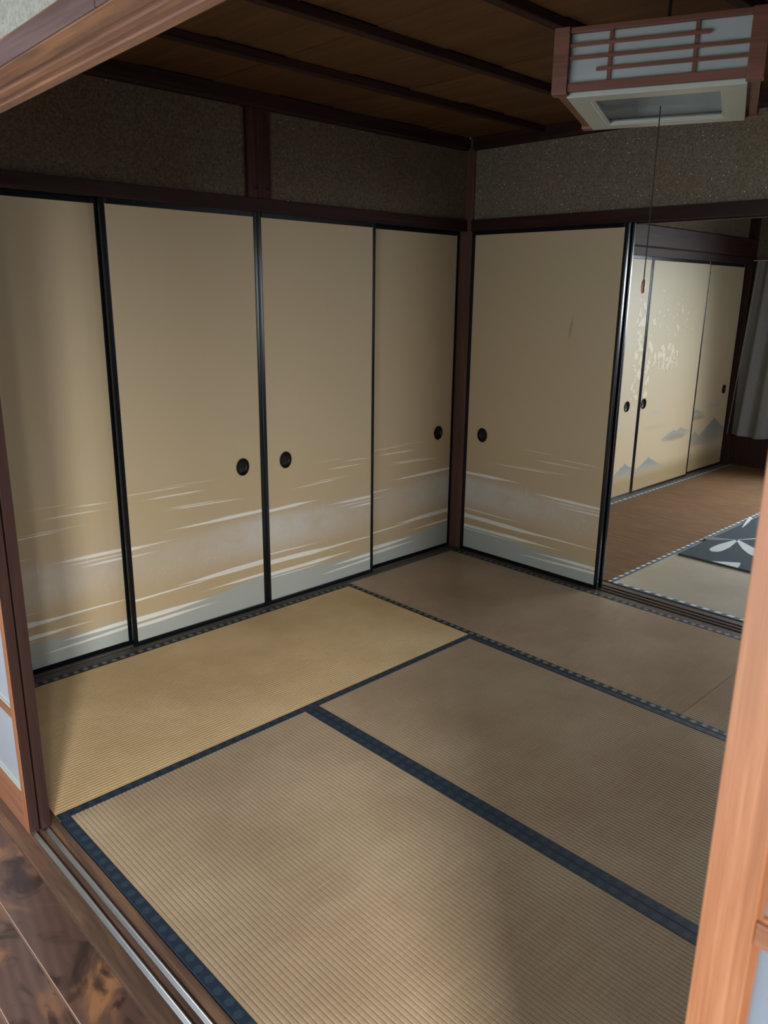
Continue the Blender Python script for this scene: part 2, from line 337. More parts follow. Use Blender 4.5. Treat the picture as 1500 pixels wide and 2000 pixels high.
M['far2'] = far_mat('mountain_door_paper_blistered', [(0.23, .24, .155, .095, GB, .04), (0.60, .20, .37, .055, GG, .05), (0.72, .16, .39, .04, GG, .05), (0.26, .17, .575, .03, (.42, .40, .32), .02)],
    [(0.62, .36, .24, .030, (.26, .235, .17), .75), (0.30, .48, .22, .02, (.40, .36, .27), .6), (0.6, .30, .25, .015, (.42, .39, .3), .5)],
    [(0.34, 1.00, .27, .12, 1.1), (0.08, 0.98, .06, .40, .95), (0.40, 1.30, .34, .22, .62), (0.72, 1.22, .15, .2, .5)])
M['far3'] = far_mat('mountain_door_paper_right', [(0.50, .34, .27, .17, GB, .10), (0.15, .16, .27, .09, GG, .06), (0.13, .16, .49, .055, GG, .04), (0.42, .15, .57, .03, (.42, .40, .32), .02)],
    [(0.15, .47, .20, .025, (.25, .23, .17), .75), (0.35, .27, .4, .06, (.27, .24, .17), .45), (0.45, .55, .2, .02, (.36, .33, .25), .6)], [])

# glass / paper
def pane_mat(name, col, trans=0.0, rough=0.35):
    t = NT(name, rough, 0.5); n = t.noise(t.coord(), 60, 3)
    t.color(t.mix(t.math('MULTIPLY', n, 0.15), col, tuple(k*0.9 for k in col)))
    t.p.inputs['Coat Weight'].default_value = 1.0; t.p.inputs['Coat Roughness'].default_value = 0.12
    if trans:
        tr = t.n('ShaderNodeBsdfTranslucent'); tr.inputs[0].default_value = (*col, 1)
        mx = t.n('ShaderNodeMixShader'); mx.inputs[0].default_value = trans
        t.t.links.new(t.p.outputs[0], mx.inputs[1]); t.t.links.new(tr.outputs[0], mx.inputs[2])
        t.t.links.new(mx.outputs[0], t.t.nodes['Material Output'].inputs[0])
    return t.m
M['pane_dim'] = pane_mat('grey_glass_pane', (0.17, 0.205, 0.25), 0.1, 0.25)
M['pane'] = pane_mat('frosted_pane', (0.42, 0.47, 0.53), 0.15, 0.3)
M['lamp_paper'] = pane_mat('lamp_shade_paper', (0.84, 0.89, 0.89), 0.72, 0.7)
t = NT('clear_acrylic', 0.15, 0.5); t.color((0.8, 0.85, 0.85)); t.noise(t.coord(), 20, 2)
tp = t.n('ShaderNodeBsdfTransparent'); tp.inputs[0].default_value = (0.86, 0.88, 0.88, 1); mx = t.n('ShaderNodeMixShader'); mx.inputs[0].default_value = 0.05
t.t.links.new(tp.outputs[0], mx.inputs[1]); t.t.links.new(t.p.outputs[0], mx.inputs[2]); t.t.links.new(mx.outputs[0], t.t.nodes['Material Output'].inputs[0])
M['acrylic'] = t.m
t = NT('lace_curtain', 0.8, 0.2); o_ = t.xyz()
n = t.noise(t.coord((1, 1, 1)), 200, 2); t.color(t.mix(n, (0.22, 0.22, 0.22), (0.36, 0.36, 0.36)))
tp = t.n('ShaderNodeBsdfTransparent'); mx = t.n('ShaderNodeMixShader'); t.put(mx.inputs[0], t.math('ADD', 0.55, t.math('MULTIPLY', n, 0.4)))
t.t.links.new(tp.outputs[0], mx.inputs[1]); t.t.links.new(t.p.outputs[0], mx.inputs[2]); t.t.links.new(mx.outputs[0], t.t.nodes['Material Output'].inputs[0])
M['curtain'] = t.m
t = NT('rug_pile', 0.95, 0.1); n = t.noise(t.coord(), 330, 3, 0.7); m = t.noise(t.coord(), 12, 2)
t.color(t.mix(t.sstep(n, 0.35, 0.7), (0.030, 0.042, 0.052), (0.090, 0.110, 0.125))); t.bump(n, 0.9, 0.003); M['rug'] = t.m
t = NT('rug_leaf_pile', 0.95, 0.1); n = t.noise(t.coord(), 330, 3, 0.7)
t.color(t.mix(n, (0.36, 0.39, 0.40), (0.55, 0.58, 0.58))); t.bump(n, 0.6, 0.002); M['leaf'] = t.m
t = NT('rug_dim_leaf_pile', 0.95, 0.1); n = t.noise(t.coord(), 330, 3, 0.7)
t.color(t.mix(n, (0.10, 0.125, 0.13), (0.19, 0.22, 0.225))); t.bump(n, 0.6, 0.002); M['leaf_dim'] = t.m

# ------------------------------------------------------------------ geometry helpers
class MB:
    def __init__(s): s.v = []; s.f = []
    def add(s, vs, fs):
        k = len(s.v); s.v += vs; s.f += [tuple(i+k for i in f) for f in fs]; return s
    def box(s, x0, x1, y0, y1, z0, z1):
        x0, x1 = min(x0, x1), max(x0, x1); y0, y1 = min(y0, y1), max(y0, y1); z0, z1 = min(z0, z1), max(z0, z1)
        return s.add([(x0,y0,z0),(x1,y0,z0),(x1,y1,z0),(x0,y1,z0),(x0,y0,z1),(x1,y0,z1),(x1,y1,z1),(x0,y1,z1)],
                     [(0,3,2,1),(4,5,6,7),(0,1,5,4),(1,2,6,5),(2,3,7,6),(3,0,4,7)])
    def prism(s, poly, a0, a1, axis):
        """poly: 2-D outline swept along axis. axis 'y': poly=(x,z); 'x': poly=(y,z); 'z': poly=(x,y)"""
        n = len(poly); P = {'y': lambda p, a: (p[0], a, p[1]), 'x': lambda p, a: (a, p[0], p[1]), 'z': lambda p, a: (p[0], p[1], a)}[axis]
        vs = [P(p, a0) for p in poly] + [P(p, a1) for p in poly]
        fs = [tuple(range(n)), tuple(range(2*n-1, n-1, -1))] + [(i, n+i, n+(i+1) % n, (i+1) % n) for i in range(n)]
        return s.add(vs, fs)
    def tube(s, pts, r, seg=8):
        vs = []; fs = []
        for i, p in enumerate(pts):
            p = Vector(p); d = (Vector(pts[min(i+1, len(pts)-1)]) - Vector(pts[max(i-1, 0)])).normalized()
            u = d.orthogonal().normalized(); w_ = d.cross(u)
            rr = r[i] if isinstance(r, (list, tuple)) else r
            for k in range(seg):
                a = 2*PI*k/seg; q = p + u*math.cos(a)*rr + w_*math.sin(a)*rr; vs.append(tuple(q))
        for i in range(len(pts)-1):
            for k in range(seg): fs.append((i*seg+k, i*seg+(k+1) % seg, (i+1)*seg+(k+1) % seg, (i+1)*seg+k))
        fs.append(tuple(range(seg-1, -1, -1))); fs.append(tuple((len(pts)-1)*seg+k for k in range(seg)))
        return s.add(vs, fs)
    def mesh(s, name, mat, smooth=False):
        me = bpy.data.meshes.new(name); me.from_pydata(s.v, [], s.f); me.materials.append(mat)
        bm = bmesh.new(); bm.from_mesh(me); bmesh.ops.recalc_face_normals(bm, faces=bm.faces); bm.to_mesh(me); bm.free()
        if smooth:
            for p in me.polygons: p.use_smooth = True
        me.update(); return me
def link(name, me, parent=None, loc=(0, 0, 0), rz=0.0, bevel=0, seg=2):
    o = bpy.data.objects.new(name, me); C.objects.link(o); o.location = loc; o.rotation_euler = (0, 0, rz)
    if parent: o.parent = parent
    if bevel:
        b = o.modifiers.new('bevel', 'BEVEL'); b.width = bevel; b.segments = seg; b.limit_method = 'ANGLE'; b.harden_normals = False
    return o
def part(name, mb, mat, parent, bevel=0, seg=2, smooth=False, label=None, loc=(0, 0, 0)):
    o = link(name, mb.mesh(name, M[mat] if isinstance(mat, str) else mat, smooth), parent, loc, 0, bevel, seg)
    if label: o['label'] = label
    return o
def empty(name, loc=(0, 0, 0), rz=0.0):
    o = bpy.data.objects.new(name, None); C.objects.link(o); o.location = loc; o.rotation_euler = (0, 0, rz); o.empty_display_size = 0.1; return o
def tag(o, label=None, cat=None, group=None, kind=None):
    if label: o['label'] = label
    if cat: o['category'] = cat
    if group: o['group'] = group
    if kind: o['kind'] = kind
    return o
def struct(name, mb, mat, bevel=0, loc=(0, 0, 0)):
    o = part(name, mb, mat, None, bevel, loc=loc); o['kind'] = 'structure'; return o
def box(*a): return MB().box(*a)

# dimensions (metres): closet wall along x at y=0, partition along y at x=0, veranda opening at x=-2.8
KZ, KT = 1.76, 1.815        # underside and top of the lintels
CR, CE = 2.155, 2.215       # underside of crown, ceiling boards
XL, YN = -2.72, -3.62       # veranda side of the mats, near end of the rooms

# ------------------------------------------------------------------ floor shell
fl = struct('floor', box(-4.1, 4.1, -5.3, 0.95, -0.30, -0.06), 'sill_x')
x = -2.843
for i in range(10):
    wdt = 0.1085 if i == 0 else 0.1055
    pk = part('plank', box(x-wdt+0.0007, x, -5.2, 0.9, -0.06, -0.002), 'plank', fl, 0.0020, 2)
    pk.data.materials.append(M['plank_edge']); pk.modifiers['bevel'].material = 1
    x -= wdt
    if x < -3.88: break

# sills
sl = struct('trim_1', MB().prism([(-2.8425,-.06),(-2.8425,0),(-2.7985,0),(-2.7985,-.004),(-2.777,-.004),(-2.777,0),(-2.7675,0),(-2.7675,-.004),(-2.746,-.004),(-2.746,0),(-2.722,0),(-2.722,-.06)], YN, 0.02, 'y'), 'sill_y', 0.001)
for xr in (-2.7935, -2.7625):
    for ya, yb in ((YN, -1.3108), (-1.310, 0.0)):
        part('rail', MB().prism([(xr-.0045,-.004),(xr-.0045,-.0005),(xr+.0036,.0040)]+[(xr+.0046+.0021*math.cos(a*PI/6), .0042+.0021*math.sin(a*PI/6)) for a in (5,4,3,2,1,0)]+[(xr+.0063,-.004)], ya, yb, 'y'), 'metal', sl)
struct('trim_2', MB().prism([(-.048,-.06),(-.048,-.001),(-.003,-.001),(-.003,-.006),(.019,-.006),(.019,-.001),(.033,-.001),(.033,-.006),(.055,-.006),(.055,-.001),(.09,-.001),(.09,-.06)], -2.72, 0.0, 'x'), 'sill_x', 0.0008)
struct('trim_3', MB().prism([(-.043,-.06),(-.043,-.001),(.000,-.001),(.000,-.006),(.022,-.006),(.022,-.001),(.034,-.001),(.034,-.006),(.056,-.006),(.056,-.001),(.070,-.001),(.070,-.006),(.092,-.006),(.092,-.001),(.135,-.001),(.135,-.06)], YN, -0.045, 'y'), 'sill_b', 0.0008)
struct('trim_4', box(.135, 3.62, -.105, 0.02, -.06, -.001), 'sill_x', 0.0008)

# lintels
struct('trim_5', MB().prism([(-.012,KZ),(-.012,KT),(.09,KT),(.09,KZ+.012),(.057,KZ+.012),(.057,KZ),(.050,KZ),(.050,KZ+.012),(.002,KZ+.012),(.002,KZ)], -2.74, 0.0, 'x'), 'dark_x', 0.0015)
struct('trim_6', MB().prism([(-.012,KZ),(-.012,KT),(.135,KT),(.135,KZ),(.094,KZ),(.094,KZ+.012),(.000,KZ+.012),(.000,KZ)], YN, -0.045, 'y'), 'dark_y', 0.0015)
def slant(mb, k=0.027):     # shears the header to its outline from the camera, rising towards the near end
    mb.v = [(a, b, c + k*(-1.5-b)) for a, b, c in mb.v]; return mb
hd = MB().prism([(-2.843,1.795),(-2.843,1.836),(-2.748,1.836),(-2.748,1.787),(-2.766,1.788),(-2.7665,1.792),(-2.780,1.793),(-2.7805,1.790),(-2.794,1.791),(-2.7945,1.795),(-2.808,1.796),(-2.8085,1.792)], YN, 0.0, 'y')
struct('trim_7', slant(hd), 'header', 0.0006)
struct('trim_8', slant(MB().box(-2.848,-2.842, -1.754, 0.0, 1.796, 1.829).box(-2.848,-2.842, YN, -1.757, 1.796, 1.829)), 'header_top', 0.0008)
struct('trim_9', MB().box(.135, 3.62, -.072, 0.09, 1.708, 1.765), 'dark_x', 0.0015)
struct('trim_10', MB().prism([(-.092,1.775),(-.092,1.905),(-.075,1.912),(-.04,1.912),(-.04,1.765),(-.085,1.765)], .135, 3.64, 'x'), 'dark_x', 0.0015)
# far side of the partition lintel: rail board facing the farther room
struct('trim_11', box(.136, .155, YN, -.092, 1.83, 1.91), 'dark_y', 0.0015)

# pillars
struct('trim_12', box(0.0, 0.10, -.045, .06, -.05, 2.215), 'post_z', 0.002)               # room corner
struct('trim_13', box(-2.83, -2.735, .0, .10, -.05, 2.215), 'dark_z', 0.002)              # closet end at the veranda
mp = struct('trim_14', box(-1.391, -1.273, -.004, .09, KT, CR+.02), 'dark_z', 0.0015)     # short post over the closet doors
for px_ in (-1.352, -1.292):
    part('nail', MB().tube([(px_, -.004, 1.853), (px_, -.016, 1.853), (px_+.004, -.019, 1.866)], 0.0028, 6).box(px_-.008, px_+.006, -.0065, -.004, 1.844, 1.856), 'nail', mp)
struct('trim_15', box(1.90, 2.00, -.030, .09, 1.91, 2.215), 'dark_z', 0.0015)
struct('trim_16', box(3.625, 3.72, -.085, .05, -.05, 2.215), 'edge_z', 0.002)             # corner of the farther room
struct('trim_17', box(-2.85, -2.74, YN-.10, YN, -.05, 2.215), 'dark_z', 0.002)

# walls (plaster above lintels, end walls, outer walls)
struct('wall_left', box(-2.74, 0.0, .012, .075, KT-.002, CE), 'plaster')
struct('wall_right', box(.012, .12, YN, -.045, KT-.002, CE), 'plaster_b')
struct('wall_front', slant(box(-2.828, -2.765, YN, .0, 1.826, 2.66)), 'plaster_out')
struct('wall_left_far', box(.10, 3.7, -.020, .075, 1.90, CE+.1), 'plaster')
struct('wall_near', MB().box(-2.75, .0, YN-.08, YN, -.05, CE+.1), 'plaster')
struct('wall_near_far', MB().box(.0, .35, YN-.08, YN, -.05, CE+.1).box(2.65, 3.8, YN-.08, YN, -.05, CE+.1).box(.35, 2.65, YN-.08, YN, 1.76, CE+.1).box(.35, 2.65, YN-.08, YN, -.05, .18), 'plaster')
wn = struct('window_4', MB().box(.35, 2.65, YN-.07, YN+.005, .18, .22).box(.35, 2.65, YN-.07, YN+.005, 1.72, 1.76), 'dark_x', 0.001)
for xm in (.37, 1.50, 2.63):
    part('mullion', box(xm-.02, xm+.02, YN-.06, YN-.01, .22, 1.72), 'dark_z', wn, 0.001)
struct('wall_closet', MB().box(-4.1, 3.9, .85, .92, -.05, 2.7).box(-4.1,-4.0,-.0,.85,-.05,2.7), 'plaster_out')
# window wall of the farther room
ww = struct('wall_far', MB().box(3.68, 3.76, -1.00, .05, -.05, CE+.1).box(3.68, 3.76, YN, -3.42, -.05, CE+.1).box(3.68, 3.76, -3.42, -1.00, -.05, .45).box(3.68, 3.76, -3.42, -1.00, 1.80, CE+.1), 'plaster')
struct('baseboard_far', box(3.655, 3.682, -3.5, -.085, -.05, .36), 'edge_z', 0.001)
wf = struct('window_1', MB().box(3.67, 3.77, -3.42, -3.37, .45, 1.80).box(3.67, 3.77, -1.05, -1.00, .45, 1.80).box(3.67, 3.77, -3.42, -1.00, .45, .49).box(3.67, 3.77, -3.42, -1.00, 1.76, 1.80), 'dark_z', 0.001)
part('mullion', box(3.69, 3.74, -2.375, -2.325, .49, 1.76), 'dark_z', wf, 0.001)
# veranda shell: glazed outer side, ceiling, ends
struct('wall_veranda', MB().box(-3.90, -3.84, -5.3, .9, 1.84, 2.7).box(-3.90, -3.84, -5.3, -3.3, -.05, .56).box(-3.90, -3.84, -3.3, .9, -.05, .10).box(-3.90, -3.84, -.2, .9, .5, 1.9).box(-3.90, -3.84, -3.5, -3.3, .5, 1.9).box(-3.90, -3.84, -5.3, -5.2, .5, 1.9), 'plaster_out')
wv_ = struct('window_2', MB().box(-3.90, -3.83, -3.3, -.2, .10, .14).box(-3.90, -3.83, -3.3, -.2, 1.80, 1.84), 'sill_y', 0.001)
for ym in (-3.28, -2.25, -1.25, -.22):
    part('mullion', box(-3.89, -3.85, ym-.02, ym+.02, .14, 1.80), 'sill_y', wv_, 0.001)
wv2 = struct('window_3', MB().box(-3.90, -3.83, -5.2, -3.5, .56, .60).box(-3.90, -3.83, -5.2, -3.5, 1.80, 1.84), 'sill_y', 0.001)
for ym in (-5.18, -3.52):
    part('mullion', box(-3.89, -3.85, ym-.02, ym+.02, .60, 1.80), 'sill_y', wv2, 0.001)
struct('wall_veranda_end', MB().box(-4.1, -2.75, -5.35, -5.25, -.05, 2.7), 'plaster_out')
struct('wall_veranda_inner', MB().box(-2.83, -2.75, -5.3, YN-.1, -.05, 2.7), 'plaster_out')

# ceilings
ce = struct('ceiling', box(-4.1, 4.1, -5.4, .95, 2.72, 2.80), 'sill_x')
x = -0.02; bw = 0.305; i = 0
while x > -2.78:
    x1 = max(x-bw, -2.79); dz = 0.004 if i % 2 else 0.0
    part('ceiling_board', box(x1-.004, x, YN, .012, CE+dz, CE+dz+.008), 'ceiling', ce, 0.001)
    x = x1; i += 1
x = 3.68
while x > 0.14:
    x1 = max(x-.46, .115)
    part('ceiling_board', box(x1, x, YN, .0, CE+.03, CE+.04), 'ceiling', ce, 0.001); x = x1
for k in range(7):
    yb = -.468 - .456*k
    part('ceiling_beam', box(-2.765, .012, yb-.017, yb+.017, 2.186, CE), 'dark_x', ce, 0.003)
    part('ceiling_beam', box(.12, 3.68, yb-.017, yb+.017, 2.21, CE+.03), 'dark_x', ce, 0.003)
struct('trim_18', MB().prism([(-.022,CR+.008),(-.022,CE),(.02,CE),(.02,CR),(-.016,CR)], -2.765, -.018, 'x'), 'dark_x', 0.0015)
struct('trim_19', MB().prism([(-.022,CR+.008),(-.022,CE),(.02,CE),(.02,CR),(-.016,CR)], YN, -.046, 'y'), 'dark_y', 0.0015)
struct('trim_20', box(-2.765, -2.735, YN, -.02, CR, CE), 'dark_y', 0.0015)

# ------------------------------------------------------------------ tatami
def rib_top(w_, l_, pitch, h):
    """ribs run along local y; ridged surface strip across local x"""
    n = int(round(w_/pitch)); p = w_/n; pr = []
    for i in range(n):
        for a, b in ((0.0, 0), (0.18, .8), (0.5, 1), (0.82, .8)): pr.append(((i+a)*p, b*h))
    pr.append((w_, 0.0)); return pr
BW = 0.0295
def tatami_mat(x0, x1, y0, y1, label, far=False, group='tatami mats', dim=False):
    along = 'x' if (x1-x0) > (y1-y0) else 'y'
    r = empty('tatami_mat', (x0, y0, 0)); tag(r, label, 'tatami mat', group)
    W_, L_ = (y1-y0, x1-x0) if along == 'x' else (x1-x0, y1-y0)
    pr = rib_top(W_-2*BW*0.98, L_, 0.0128, 0.0016)
    pr = [(p[0]+BW*0.98, p[1]) for p in pr]
    poly = [(pr[0][0], -.055)] + pr + [(pr[-1][0], -.055)]
    mb = MB()
    if along == 'y':
        n = len(pr); vs = [(p[0], 0.0, p[1]) for p in pr] + [(p[0], L_, p[1]) for p in pr]
    else:
        n = len(pr); vs = [(0.0, p[0], p[1]) for p in pr] + [(L_, p[0], p[1]) for p in pr]
    mb.add(vs, [(i, i+1, n+i+1, n+i) for i in range(n-1)])
    g = 0.0006
    if along == 'y': mb.box(g, W_-g, g, L_-g, -.055, -.0004)
    else: mb.box(g, L_-g, g, W_-g, -.055, -.0004)
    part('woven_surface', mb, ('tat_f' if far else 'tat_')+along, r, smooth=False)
    for k, (a, b) in enumerate(((0.0005, BW), (W_-BW, W_-0.0005))):
        bb = MB()
        if along == 'y': bb.box(0, b-a, 0.0008, L_-.0008, -.05, .0026); lc = (a, 0, 0)
        else: bb.box(0.0008, L_-.0008, 0, b-a, -.05, .0026); lc = (0, a, 0)
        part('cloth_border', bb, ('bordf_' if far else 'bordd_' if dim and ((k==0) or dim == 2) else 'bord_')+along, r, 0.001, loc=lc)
    return r
G = 'tatami mats of the empty room'
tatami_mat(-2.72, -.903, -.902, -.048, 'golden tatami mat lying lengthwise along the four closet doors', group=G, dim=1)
tatami_mat(-.902, -.046, -1.8293, -.048, 'brownish tatami mat filling the corner between closet and open partition', group=G)
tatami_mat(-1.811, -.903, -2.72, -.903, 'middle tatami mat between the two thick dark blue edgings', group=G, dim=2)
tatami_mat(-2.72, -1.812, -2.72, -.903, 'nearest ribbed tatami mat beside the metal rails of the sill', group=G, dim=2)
tatami_mat(-.902, -.046, YN, -1.831, 'tatami mat beyond the stitched seam next to the partition sill', group=G)
tatami_mat(-2.72, -.903, YN, -2.721, 'tatami mat at the hidden near end of the room behind the right shoji', group=G)
GF = 'tatami mats of the farther room'
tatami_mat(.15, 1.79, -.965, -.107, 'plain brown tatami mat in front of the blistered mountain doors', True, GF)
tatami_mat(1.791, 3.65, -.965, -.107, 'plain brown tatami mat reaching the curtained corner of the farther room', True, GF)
tatami_mat(.137, 1.04, -2.78, -.966, 'pale shiny tatami mat between partition sill and grey rug', True, GF)
tatami_mat(1.041, 1.95, -2.78, -.966, 'farther room tatami mat hidden under the grey leaf rug', True, GF)
tatami_mat(1.951, 3.65, -1.87, -.966, 'farther room tatami mat below the bright window', True, GF)
tatami_mat(1.951, 3.65, -2.78, -1.871, 'farther room tatami mat at the near half of the window', True, GF)
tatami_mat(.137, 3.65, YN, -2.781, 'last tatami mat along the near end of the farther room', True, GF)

# ------------------------------------------------------------------ painted sliding doors
def pull(r, hx, hz, rx=.0325, rz=.0375):
    n = 28; vs = []; fs = []
    prof = [(1.06, -.0012), (1.03, -.0028), (0.98, -.0028), (0.94, -.0008), (0.90, .006), (0.75, .0105), (0.4, .012)]
    rim = MB(); dish = MB()
    def ring(k, lst):
        return [(hx+rx*lst[0]*math.cos(2*PI*i/n), lst[1], hz+rz*lst[0]*math.sin(2*PI*i/n)) for i in range(n)]
    def lathe(mb, pf, cap):
        vs = []; fs = []
        for p in pf: vs += ring(0, p)
        for j in range(len(pf)-1):
            for i in range(n): fs.append((j*n+i, j*n+(i+1) % n, (j+1)*n+(i+1) % n, (j+1)*n+i))
        if cap: fs.append(tuple((len(pf)-1)*n+i for i in range(n)))
        mb.add(vs, fs)
    lathe(rim, prof[:4], False); lathe(dish, prof[3:], True)
    h = part('finger_pull', dish, 'handle', r, smooth=True)
    part('rim', rim, 'rim', h, smooth=True)
def fusuma(loc, rz, w_, zt, z0, pmat, label, group, hx=None, hz=0.688, th=.019, name='sliding_door', backpull=False):
    r = empty(name, (loc[0], loc[1], 0), rz); tag(r, label, 'sliding door', group)
    st, tr, brl = .0205, .026, .021
    # paper with a hole for the pull
    mb = MB(); y = .0028; X0, X1, Z0, Z1 = st-.003, w_-st+.003, z0+brl-.003, zt-tr+.003
    if hx is None: mb.add([(X0,y,Z0),(X1,y,Z0),(X1,y,Z1),(X0,y,Z1)], [(0,1,2,3)])
    else:
        hs = .05; a0, a1, b0, b1 = max(hx-hs, X0+.001), min(hx+hs, X1-.001), hz-hs, hz+hs
        for (xa, xb, za, zb) in ((X0,X1,Z0,b0),(X0,X1,b1,Z1),(X0,a0,b0,b1),(a1,X1,b0,b1)):
            mb.add([(xa,y,za),(xb,y,za),(xb,y,zb),(xa,y,zb)], [(0,1,2,3)])
        n = 32; vi = []; vo = []
        for i in range(n):
            a = 2*PI*i/n; c_, s_ = math.cos(a), math.sin(a)
            vi.append((hx+.0325*c_, y, hz+.0375*s_)); m_ = max(abs(c_), abs(s_))
            ox = c_/m_; vo.append((hx + (ox*(a1-hx) if ox > 0 else ox*(hx-a0)), y, hz+s_/m_*hs))
        mb.add(vi+vo, [(i, (i+1) % n, n+(i+1) % n, n+i) for i in range(n)])
    mb.box(X0, X1, th-.004, th-.0025, Z0, Z1)
    part('painted_paper', mb, pmat, r)
    for xa in (0.0004, w_-st): part('stile', box(xa, xa+st-.0004, 0, th, z0, zt), 'lacquer', r, 0.0045, 3)
    part('top_rail', box(st, w_-st, .0006, th-.0006, zt-tr, zt-.0004), 'lacquer', r, 0.003, 2)
    part('bottom_rail', box(st, w_-st, .0006, th-.0006, z0, z0+brl), 'lacquer', r, 0.003, 2)
    if hx is not None: pull(r, hx, hz)
    return r
GA = 'painted doors of the closet'; ZT, Z0 = KZ+.006, -.004
fusuma((-2.718, .036), 0, .700, ZT, Z0, 'fus_L', 'leftmost closet door, half hidden by the dark shoji edge, spike in the mist', GA)
fusuma((-2.0325, .001), 0, .6875, ZT, Z0, 'fus_R', 'second closet door from the left, front track, pull at its right edge', GA, hx=.6875-.117)
fusuma((-1.3445, .001), 0, .6875, ZT, Z0, 'fus_L', 'third closet door from the left, front track, pull near its left edge', GA, hx=.120)
fusuma((-.685, .036), 0, .684, ZT, Z0, 'fus_R', 'rightmost closet door beside the corner pillar, set back behind its neighbour', GA, hx=.684-.128)
GP = 'painted doors slid open in the partition'
fusuma((.0025, -.0465), -PI/2, .910, ZT, Z0, 'fus_B', 'wide partition door with a small brown stain, right of the corner pillar', GP, hx=.127, th=.021)
fusuma((.0365, -.0600), -PI/2, .905, ZT, Z0, 'fus_B', 'partition door stacked right behind the stained wide door, only its black edge showing', GP, th=.018)
GQ = 'mountain painted doors of the farther room'; ZF = 1.712
fusuma((.137, -.030), 0, .920, ZF, Z0, 'far1', 'mountain door at the near end of the farther room, behind the partition door', GQ, th=.018)
fusuma((1.045, -.058), 0, .925, ZF, Z0, 'far1', 'narrow visible strip of mountain door with a pull right beside the black partition edge', GQ, hx=.745, hz=.676, th=.018)
fusuma((1.9705, -.058), 0, .925, ZF, Z0, 'far2', 'mountain door with blistered pale patches and a blue grey peak', GQ, hx=.062, hz=.676, th=.018)
fusuma((2.870, -.030), 0, .752, ZF, Z0, 'far3', 'mountain door next to the grey curtain, pull at its right edge', GQ, hx=.62, hz=.676, th=.018)

# ------------------------------------------------------------------ shoji of the veranda opening
def shoji(x0, x1, ya, yb, label, muntins=(.355, .935, 1.34), dark_end=True, sw=.043, mat='shoji_z'):
    r = empty('shoji_screen', (x0, ya, 0)); tag(r, label, 'sliding screen', 'glazed shoji of the veranda opening')
    T = x1-x0; W_ = yb-ya; zb = .006; zt = 1.789 + .027*(-1.5-max(ya, yb))
    for i, y in enumerate((0, W_-sw)):
        fr = part('stile', box(0, T, y, y+sw, zb, zt), mat, r, 0.0012)
    # the closing edges carry a darker strip
    for y in ((-.0008,) if dark_end else ()):
        part('edge_strip', MB().box(.0012, T-.0008, y-.0006, y+.0012, zb+.002, zt), 'edge_z', r)
    part('bottom_rail', box(.0006, T-.0006, sw, W_-sw, zb, .113), 'shoji_y', r, 0.001)
    part('top_rail', box(.0006, T-.0006, sw, W_-sw, zt-.06, zt), 'shoji_y', r, 0.001)
    part('pane', box(T*.45, T*.45+.003, sw-.004, W_-sw+.004, .110, zt-.058), 'pane' if dark_end else 'pane_dim', r)
    for z in muntins: part('muntin', box(T*.45-.0095, T*.45-.0003, sw, W_-sw, z-.011, z+.011), 'shoji_y', r, 0.001)
    bd = MB()
    for (z_a, z_b) in zip([.113]+[m+.011 for m in muntins], [m-.011 for m in muntins]+[zt-.06]):
        bd.box(T*.45-.005, T*.45-.0003, sw, sw+.004, z_a, z_b).box(T*.45-.005, T*.45-.0003, W_-sw-.004, W_-sw, z_a, z_b)
        bd.box(T*.45-.005, T*.45-.0003, sw+.004, W_-sw-.004, z_a, z_a+.004)
    part('glazing_bead', bd, 'white_plastic' if dark_end else 'shoji_z', r)
    return r
shoji(-2.806, -2.779, -.910, -.004, 'left outer shoji with bright orange rim and white pane', sw=.026)
shoji(-2.775, -2.748, -.912, -.006, 'left inner shoji, only its dark brown edge seen next to the tatami', sw=.026, mat='edge_z')
shoji(-2.806, -2.779, -3.58, -2.674, 'right outer shoji, large orange stile close to the viewer', dark_end=False)
shoji(-2.775, -2.748, -3.58, -2.700, 'right inner shoji hidden behind the orange stile', dark_end=False)

# ------------------------------------------------------------------ hanging lamp
lz = 1.905
lp = empty('pendant_lamp', (-1.376, -1.795, lz), math.atan2(-.9227, .3856)); tag(lp, 'square wooden lattice lamp with white paper sides hanging from the ceiling', 'lamp')
H = .230; HT = .135
fb = MB()
for s in (-1, 1):
    for u in (-1, 1):
        part('corner_post', box(min(s*H, s*(H-.036)), max(s*H, s*(H-.036)), min(u*H, u*(H-.036)), max(u*H, u*(H-.036)), -.006, HT), 'lamp_wood', lp, 0.0015)
for zz_ in ((0, .018), (.122, HT-.001)):
    nm = 'bottom_rail' if zz_[0] == 0 else 'top_rail'
    for u in (-1, 1):
        part(nm, box(-H+.036, H-.036, min(u*(H-.005), u*(H-.024)), max(u*(H-.005), u*(H-.024)), *zz_), 'lamp_wood', lp, 0.001)
        part(nm, box(min(u*(H-.005), u*(H-.024)), max(u*(H-.005), u*(H-.024)), -H+.036, H-.036, *zz_), 'lamp_wood', lp, 0.001)
def lat(side, mbx):   # map front-side (x along, y depth from face) to one of the 4 sides
    a = side*PI/2; c_, s_ = round(math.cos(a)), round(math.sin(a)); o = MB(); o.f = mbx.f
    o.v = [(c_*x_-s_*y_, s_*x_+c_*y_, z_) for x_, y_, z_ in mbx.v]; return o
F = -H+.012
for sd in range(4):
    part('paper_panel', lat(sd, box(-.197, .197, F+.006, F+.0075, .015, .124)), 'lamp_paper', lp)
    for xv in (-.101, .084): part('lattice_bar', lat(sd, box(xv-.0045, xv+.0045, F-.001, F+.005, .017, .123)), 'lamp_wood', lp, 0.0008)
    for (xa, xb, zc) in ((-.196, .112, .097), (-.196, .196, .070), (-.130, .196, .043)):
        part('lattice_bar', lat(sd, box(xa, xb, F-.006, F-.0005, zc-.004, zc+.004)), 'lamp_wood', lp, 0.001)
mb = MB()
